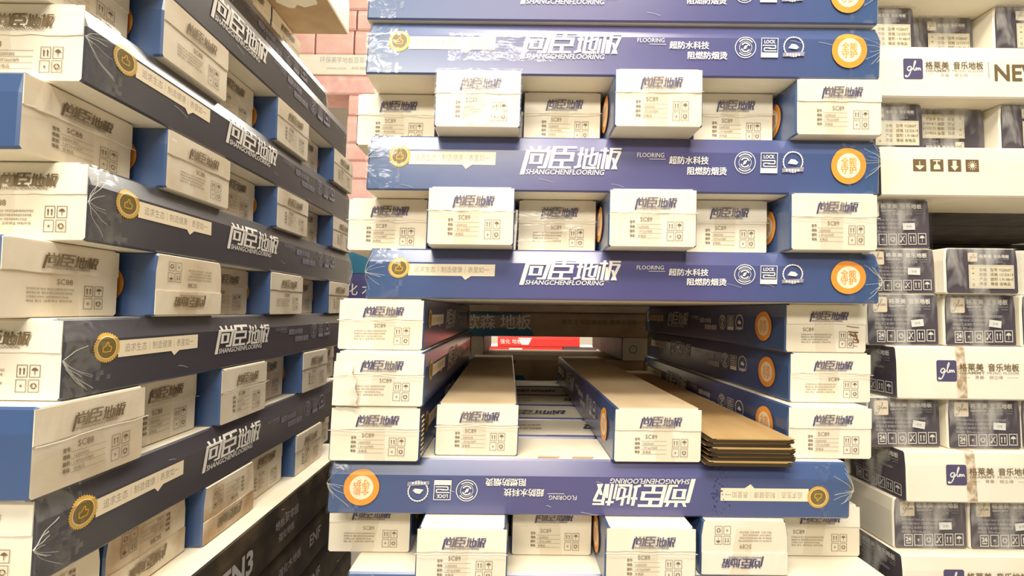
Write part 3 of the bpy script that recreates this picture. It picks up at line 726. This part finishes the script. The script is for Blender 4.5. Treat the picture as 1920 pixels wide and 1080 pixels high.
def glm_side(kind):
    a = Art(); k = LG/914.0                      # carton 914 px long in the photo's scale
    if kind == 'icons':
        for i, x in enumerate((62, 96, 131, 166)):
            x0 = (LG*914/914 - 0)*0 + x*k; y0, y1 = .066, .098
            a.rect('brown ink', x0, y0, x0 + 26*k, y1); cx = x0 + 13*k; cy = (y0+y1)/2; q = 26*k
            if i == 0: a.poly('cream ink', [(cx-.35*q, cy-.05*q), (cx, cy-.36*q), (cx+.35*q, cy-.05*q), (cx+.2*q, cy-.02*q), (cx-.2*q, cy-.02*q)]); a.rect('cream ink', cx-.03*q, cy-.1*q, cx+.03*q, cy+.3*q)
            if i == 1: a.poly('cream ink', [(cx-.25*q, cy-.3*q), (cx+.25*q, cy-.3*q), (cx+.22*q, cy), (cx, cy+.12*q), (cx-.22*q, cy)]); a.rect('cream ink', cx-.05*q, cy, cx+.05*q, cy+.35*q); a.rect('cream ink', cx-.28*q, cy+.3*q, cx+.28*q, cy+.38*q)
            if i == 2: a.poly('cream ink', [(cx, cy-.4*q), (cx+.3*q, cy-.05*q), (cx+.15*q, cy-.05*q), (cx+.15*q, cy+.36*q), (cx-.15*q, cy+.36*q), (cx-.15*q, cy-.05*q), (cx-.3*q, cy-.05*q)])
            if i == 3:
                for an in range(0, 180, 30): a.line('cream ink', [(cx+.36*q*math.cos(math.radians(an)), cy+.36*q*math.sin(math.radians(an))), (cx-.36*q*math.cos(math.radians(an)), cy-.36*q*math.sin(math.radians(an)))], .035*q)
                a.disc('cream ink', cx, cy, .15*q, 10)
        b = Art(); b.text('text ink', '格莱美木业', 0, 0, .035); b = b.flipped(.0, .0)
        a.add(b, 430*k, .108)
        return a
    sh = {'logo': 0, 'new': -16}[kind]
    glm_mark(a, 'logo ink', 'white ink', (76+sh)*k, .046, 39*k)
    a.text('brown ink', '格莱美', (120+sh)*k, .0745, 15*k, width=47*k, bold=.012); a.text('brown ink', '音乐地板', (176+sh)*k, .0745, 15*k, width=60*k, bold=.012)
    a.text('banner text ink', 'GEAMMY', (120+sh)*k, .0655, 7*k, width=50*k, bold=.02); a.text('banner text ink', 'MUSIC FLOOR', (174+sh)*k, .0655, 6*k, width=62*k)
    a.text('banner text ink', '青春．视立得', (150+sh)*k, .054, 6.5*k, width=54*k); a.rect('banner text ink', (121+sh)*k, .0565, (140+sh)*k, .0572); a.rect('banner text ink', (212+sh)*k, .0565, (234+sh)*k, .0572)
    a.rect('banner text ink', (246+sh)*k, .05, (247+sh)*k, .092)
    if kind == 'new': a.text('brown ink', 'NEW', 242*k, .045, .058, bold=.02, width=.14)
    return a
GS = {k: glm_side(k) for k in ('icons', 'logo', 'new')}
def glay(c, mb, art, face, flip=False):
    W_ = c.W if face == 'end' else c.L
    k = W_/(WG if face == 'end' else LG); ky = c.H/HG
    if flip: art = art.flipped(WG if face == 'end' else LG, HG)
    n = 0
    for m, v, f in art.items:
        n += 1; e = .0007 + .00002*n
        mb.add([c.warp((-c.L/2 - e, c.W/2 - u*k, q*ky) if face == 'end' else (-c.L/2 + u*k, -c.side_y(q*ky) - e, q*ky)) for u, q in v], f, m)
def glm_long(z0, z1, x0, label, kind=None, Y=1.215, group='long white cartons of the right stack', stain=False, flip=False, mats=('flap card', 'charcoal print', 'white card')):
    c = Carton(LG, WG, z1-z0-G, .003)
    r = place('flooring_carton', x0 + LG/2, Y + WG/2, z0, 0, label, group)
    mb = MB(); c.body(mb, *mats, 20)
    if kind: glay(c, mb, GS[kind], 'front', flip)
    glay(c, mb, GF, 'end'); mb.build('carton_body', r); c.endfilm(r, 'grey film', .002)
    if stain:                                    # brown tape wound round the carton
        m = MB(); V = []; F = []; x = -LG/2 + .155
        for i, (y, z) in enumerate([(-WG/2 - .0017, .006), (-WG/2 - .0017, c.zc), (-WG/2 + .0013, c.H-.004), (-WG/2 + .006, c.H + .0012), (-.02, c.H + .0012)]):
            V += [(x + .002*noise.noise((i, 1, z0)), y, z), (x + .026 + .004*noise.noise((i, 3, z0)), y, z)]
            if i: F.append((2*i-2, 2*i-1, 2*i+1, 2*i))
        m.add([c.warp(p) for p in V], F, 'old tape'); m.build('packing_tape', r)
    return r
def glm_end_box(z0, z1, x0, Y, label, group, style='full', flip=False, sticker=True, wd=.197, L=1.2, film_=True, yaw=0, blank=False):
    c = Carton(L, wd, z1-z0-G, .003)
    r = place('flooring_carton', x0 + wd/2, Y + L/2, z0, PI2 + math.radians(yaw), label, group)
    mb = MB(); c.body(mb, 'flap card', 'flap card' if blank else 'charcoal print', 'white card', 10)
    if not blank: glay(c, mb, GF if style == 'full' else GLb, 'end', flip)
    mb.build('carton_body', r)
    if style == 'label':
        m = MB(); a = Art(); x0_, x1_, y0_, y1_ = .062, .185, .016, .084
        a.rect('label paper', x0_, y0_, x1_, y1_); a.frame('text ink', x0_+.003, y0_+.003, x1_-.003, y1_-.003, .0005)
        for i in range(4): icon(a, 'text ink', ('up', 'rain', 'sun', 'recycle')[i], x0_+.006, y1_-.016-.0155*i, x0_+.018, y1_-.005-.0155*i, .0004, False)
        for i, s_ in enumerate(('型号 YG8607', '规格 1215X197', '面积 1.9148㎡', '等级 合格品')):
            a.text('text ink', s_, x0_+.058, y1_-.018-.0135*i, .0105); a.text('text ink', ('合格', '检验', '产品', '质量')[i], x0_+.028, y1_-.018-.0135*i, .0105)
        if flip: a = a.flipped(WG, HG)
        for n, (mm, v, f) in enumerate(a.items): m.add([c.epoint(u*c.W/WG, q*c.H/HG, .0024 + .00002*n) for u, q in v], f, mm)
        m.build('paper_label', r)
    elif sticker and not blank:
        m = MB(); a = math.radians(random.uniform(-12, 8)); cx_, cy_ = .138, .061; pts = []
        for u, q in ((-.017, -.0095), (.017, -.0095), (.017, .0095), (-.017, .0095)):
            pts.append(c.epoint((cx_ + u*math.cos(a) - q*math.sin(a))*c.W/WG, cy_ + u*math.sin(a) + q*math.cos(a), .0032))
        m.add(pts, [(0, 1, 2, 3)], 'sticker paper')
        t = Art(); t.text('grey ink', '合格', 0, -.003, .008, center=True)
        for mm, v, f in t.items: m.add([c.epoint((cx_ + u*math.cos(a) - q*math.sin(a))*c.W/WG, cy_ + u*math.sin(a) + q*math.cos(a), .0035) for u, q in v], f, mm)
        m.build('price_sticker', r)
    if film_: c.endfilm(r, 'grey film', .0025)
    return r
ZG = dict(L0=(.870, 1.004), g1=(.733, .870), L1=(.589, .733), g2=(.454, .589), L2=(.318, .454), g3=(.181, .318), g4=(.0575, .181), g5=(-.083, .0575), L3=(-.222, -.083), g6=(-.355, -.222), L4=(-.487, -.355), g7=(-.620, -.487), L5=(-.754, -.620))
glm_long(*ZG['L0'], .98, 'white carton cut by the top right corner of the photo, seen from below')
glm_long(*ZG['L1'], .975, 'white carton printed NEW near the top of the right stack', 'new')
glm_long(*ZG['L2'], .99, 'white carton with four brown square handling symbols, right stack', 'icons')
glm_long(*ZG['L3'], 1.016, 'white crinkled carton with blue square mark at mid height of right stack', 'logo', stain=True)
glm_long(*ZG['L4'], 1.032, 'white carton with stained tape, second lowest long one of right stack', 'logo', stain=True)
glm_long(*ZG['L5'], 1.016, 'lowest white carton of the right stack, cut by the bottom edge', 'logo')
for k in range(1, 5):  # black on every face, standing in for the shade of the gap
    glm_long(*ZG['L2'], .992, 'shade-painted carton roofing the dark gap of the right stack, %s from the front' % ['second', 'third', 'fourth', 'fifth'][k-1], Y=1.215 + k*.203, group='cartons roofing the dark gap', mats=('black print',)*3)
for key, nm in (('L3', 'mid height'), ('L4', 'second lowest long layer'), ('L5', 'the lowest layer')):
    glm_long(*ZG[key], 1.02, 'shadowed charcoal carton deep in the gap at %s, right stack' % nm, Y=1.215+.205, group='cartons behind the front of the right stack')
glm_long(*ZG['g3'], 1.19, 'shade-painted carton at the back of the gap under the handling symbols', Y=2.03, group='cartons behind the front of the right stack', mats=('black print',)*3)  # black here too: the gap's shade is put into the colour
def grow(key, rowname, cols):
    for k, (x0, Y, kw) in enumerate(cols):
        st = 'charcoal film wrapped end'
        if kw.get('blank'): st = 'blank cream film wrapped end'
        if kw.get('style') == 'label': st = 'charcoal end with cream label'
        glm_end_box(*ZG[key], x0, Y, '%s, %s in %s, right stack' % (st, ['leftmost', 'second from left', 'rightmost'][k] if len(cols) > 1 else 'alone', rowname), 'charcoal carton ends of the right stack', **kw)
lb = dict(style='label')
grow('g1', 'topmost row', [(.935, 1.26, lb), (1.142, 1.30, lb), (1.345, 1.25, lb)])
grow('g2', 'row below the NEW carton', [(.945, 1.255, lb), (1.148, 1.285, dict(style='label', flip=True)), (1.350, 1.25, lb)])
grow('g3', 'dark gap row', [(.950, 1.25, {})])
grow('g4', 'row below the dark gap', [(.960, 1.25, {}), (1.160, 1.225, lb), (1.385, 1.26, dict(blank=True))])
grow('g5', 'row above the crinkled white carton', [(.965, 1.25, {}), (1.176, 1.25, {}), (1.386, 1.25, {})])
grow('g6', 'row below the crinkled white carton', [(.960, 1.25, {}), (1.166, 1.24, {}), (1.372, 1.25, {})])
grow('g7', 'lowest row', [(1.022, 1.25, {}), (1.224, 1.25, {}), (1.426, 1.25, {})])

# ------------------------------------------------------------------ what stands behind
def plain_carton(name, x0, x1, y0, y1, z0, z1, mats, label, group=None, art=None, tilt=.003, film_=None):
    """a carton lying along x; mats = (side, cap, top)"""
    c = Carton(x1-x0, y1-y0, z1-z0-G, tilt)
    r = place(name, (x0+x1)/2, (y0+y1)/2, z0, 0, label, group)
    mb = MB(); c.body(mb, *mats, 6)
    if art:
        for n, (m, v, f) in enumerate(art.items):
            mb.add([c.warp((-c.L/2 + u, -c.side_y(q) - .001 - .0001*n, q)) for u, q in v], f, m)
    mb.build('carton_body', r)
    return r
a = Art(); a.poly('teal ink', [(0, .002), (.575, .002), (.50, .126), (0, .126)]); a.text('white ink', '欧森 地板', .20, .045, .085, bold=.012); a.text('text ink', '爱生活 爱欧森地板 健康生活每一天', .72, .07, .03)
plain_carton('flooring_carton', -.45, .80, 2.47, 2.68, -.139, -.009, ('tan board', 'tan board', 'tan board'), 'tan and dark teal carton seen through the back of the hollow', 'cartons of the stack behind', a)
a = Art(); a.poly('teal ink', [(0, .002), (.54, .002), (.47, .126), (0, .126)])
plain_carton('flooring_carton', -.45, .80, 2.47, 2.68, -.391, -.261, ('tan board', 'tan board', 'tan board'), 'tan carton with teal corner low behind the hollow', 'cartons of the stack behind', a)
for k in range(1, 3):
    plain_carton('flooring_carton', -.45, .80, 2.47 + .213*k, 2.68 + .213*k, -.391, -.261, ('tan board', 'tan board', 'tan board'), 'dark topped carton behind the hollow, %s row of the far stack' % ['second', 'third'][k-1], 'cartons of the stack behind')
for x0, nm, yy in ((-.352, 'small pale carton end at the back left of the hollow', 2.48), (.590, 'small pale carton end with round mark at the back right of hollow', 2.46)):
    c = Carton(.9, .205, .122-G, .003); r = place('flooring_carton', x0 + .1025, yy + .45, -.261, PI2, nm, 'cartons of the stack behind')
    mb = MB(); c.body(mb, 'black print', 'white card', 'tan board', 8)
    a = Art(); a.ring('text ink', .06, .06, .018, .022); mb_items = a.items
    for m, v, f in a.items: mb.add([c.epoint(u, q, .001) for u, q in v], f, m)
    mb.build('carton_body', r)
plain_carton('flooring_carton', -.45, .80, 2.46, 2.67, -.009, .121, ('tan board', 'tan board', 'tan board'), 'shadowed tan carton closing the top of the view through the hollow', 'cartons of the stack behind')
for k in (1, 2):  # unseen rows added to keep lamp light off the stack top below
    plain_carton('flooring_carton', -.45, .80, 2.47 + .213*k, 2.68 + .213*k, -.139, -.009, ('tan board', 'tan board', 'tan board'), 'added light-blocking carton roofing the slit behind the hollow, %s row' % ['second', 'third'][k-1], 'cartons of the stack behind')
plinth(3, -.45, .80, 2.48, 3.1, H - .3915)
for x0, x1, z0, z1, nm in ((-.27, .60, -1.11, -.42, 'red carton with white lettering in the lit aisle beyond the hollow'), (-.16, .80, -.42, -.30, 'flat red carton on top of the red one beyond the hollow')):
    a = Art(); hh = z1-z0
    a.text('white ink', '强化 地板', .03, hh-.085, .06); a.poly('white ink', [(.24, hh-.02), (.40, hh-.02), (.36, hh-.10), (.28, hh-.10)])
    plain_carton('red_carton', x0, x1, 5.4, 5.8, z0, z1, ('red print', 'red print', 'white card'), nm, 'red cartons', a)
a = Art()
plain_carton('grey_carton', .605, 1.0, 5.4, 5.8, -1.11, -.42, ('charcoal print', 'charcoal print', 'white card'), 'dark grey carton beside the red cartons beyond the hollow', None, a)
plain_carton('grey_carton', -.70, -.275, 5.4, 5.8, -1.11, -.33, ('charcoal print', 'charcoal print', 'white card'), 'dark grey carton left of the red cartons beyond the hollow', None, a)
# pink film wrapped packages at the far end of the left aisle
PX = lambda px: (px-960)*4.0/FPX
PZ = lambda py: (582-py)*4.0/FPX
pinks = [ # px0, px1, py_top, py_bottom, label, kind
 (520, 612, -42, 3, 'leftmost of the uppermost row'), (612, 694, -42, 3, 'rightmost of the uppermost row'),
 (520, 596, 3, 44, 'left end of the second row'), (597, 654, 3, 44, 'middle of the second row'), (655, 694, 3, 44, 'right end of the second row'),
 (520, 575, 44, 93, 'left end of the third row'), (576, 650, 44, 93, 'wide one in third row'), (651, 694, 44, 93, 'right end of third row'),
]
def pink(x0, x1, yt, yb, label, Y=4.0, D=.3, mat='pink wrap'):
    c = Carton((x1-x0)*4/FPX - .012, D, (yb-yt)*4/FPX - .001, .008); c.c = .012
    r = place('pink_package', PX((x0+x1)/2), Y + D/2, PZ(yb), 0, label, 'pink packages at the end of the aisle')
    mb = MB(); c.body(mb, mat, mat, mat, 8)
    a = Art(); a.rect('faint ink' if False else 'cream ink', .03, .06, .08, .10)
    mb.build('package_body', r)
    m = MB(); V = []; F = []; nx, nz = 16, 8
    for i in range(nx+1):
        for j in range(nz+1):
            z = c.H*j/nz; V.append((-c.L/2 + c.L*i/nx, -c.side_y(z) - .006 - .006*noise.noise((i*.5 + x0, j*.6 + yt, 3)), z))
    for i in range(nx):
        for j in range(nz): F.append((i*(nz+1)+j, (i+1)*(nz+1)+j, (i+1)*(nz+1)+j+1, i*(nz+1)+j+1))
    m.add(V, F, 'clear film'); m.build('shrink_film', r, True)
for x0, x1, yt, yb, nm in pinks: pink(x0, x1, yt, yb, 'pink package, %s above pale carton at aisle end' % nm)
a = Art(); a.text('grey ink', '环保美学地板百年品牌', .26, .11, .062, width=.50); a.text('grey ink', 'www.com    400-888-6789', .32, .045, .04, width=.46)
plain_carton('flooring_carton', PX(530), PX(694), 4.0, 4.3, PZ(133), PZ(93), ('flap card', 'flap card', 'flap card'), 'pale carton with small grey lettering between pink packages at aisle end', None, a)
pink(530, 694, 133, 171, 'long pink package with white print below the pale carton at aisle end', mat='pink print')
for x0, x1, yt, yb, nm in ((642, 668, 171, 212, 'small upright pink package beside the dark gap at aisle end'), (669, 694, 171, 212, 'small pink package beside the middle stack at aisle end'),
                           (640, 694, 212, 265, 'pink package with triangle symbol seen in the narrow slit'), (560, 694, 265, 300, 'pink package higher in the slit beside the blue carton'), (560, 694, 300, 335, 'pink package lower in the slit beside the blue carton')):
    pink(x0, x1, yt, yb, nm)
pink(540, 694, 335, 820.6, 'tall pink carton at the base of the pile at aisle end')

a = Art(); a.text('white ink', '强化 木地板', .10, .03, .075, bold=.01)
plain_carton('flooring_carton', -1.15, -.78, 2.7, 3.2, -1.11, .055, ('charcoal print',)*3, 'tall dark carton on the floor in the slit between left and middle stacks', 'cartons in the slit')
plain_carton('flooring_carton', -1.15, -.775, 2.69, 3.2, .055, .205, ('navy print', 'navy print', 'navy print'), 'dark navy carton with pale lettering in the slit between left and middle stacks', 'cartons in the slit', a)
plain_carton('flooring_carton', -1.15, -.785, 2.7, 3.2, .205, .35, ('teal ink',)*3, 'teal carton topmost in the slit between left and middle stacks', 'cartons in the slit')
# a thing made of one mesh only is that mesh
for e in [o for o in C.objects if o.type == 'EMPTY']:
    ch = list(e.children)
    if len(ch) == 1:
        c = ch[0]; nm = e.name; loc, rot = e.location.copy(), e.rotation_euler.copy()
        for k in ('label', 'category', 'group'):
            if k in e: c[k] = e[k]
        c.parent = None; c.location = loc; c.rotation_euler = rot
        bpy.data.objects.remove(e); c.name = nm
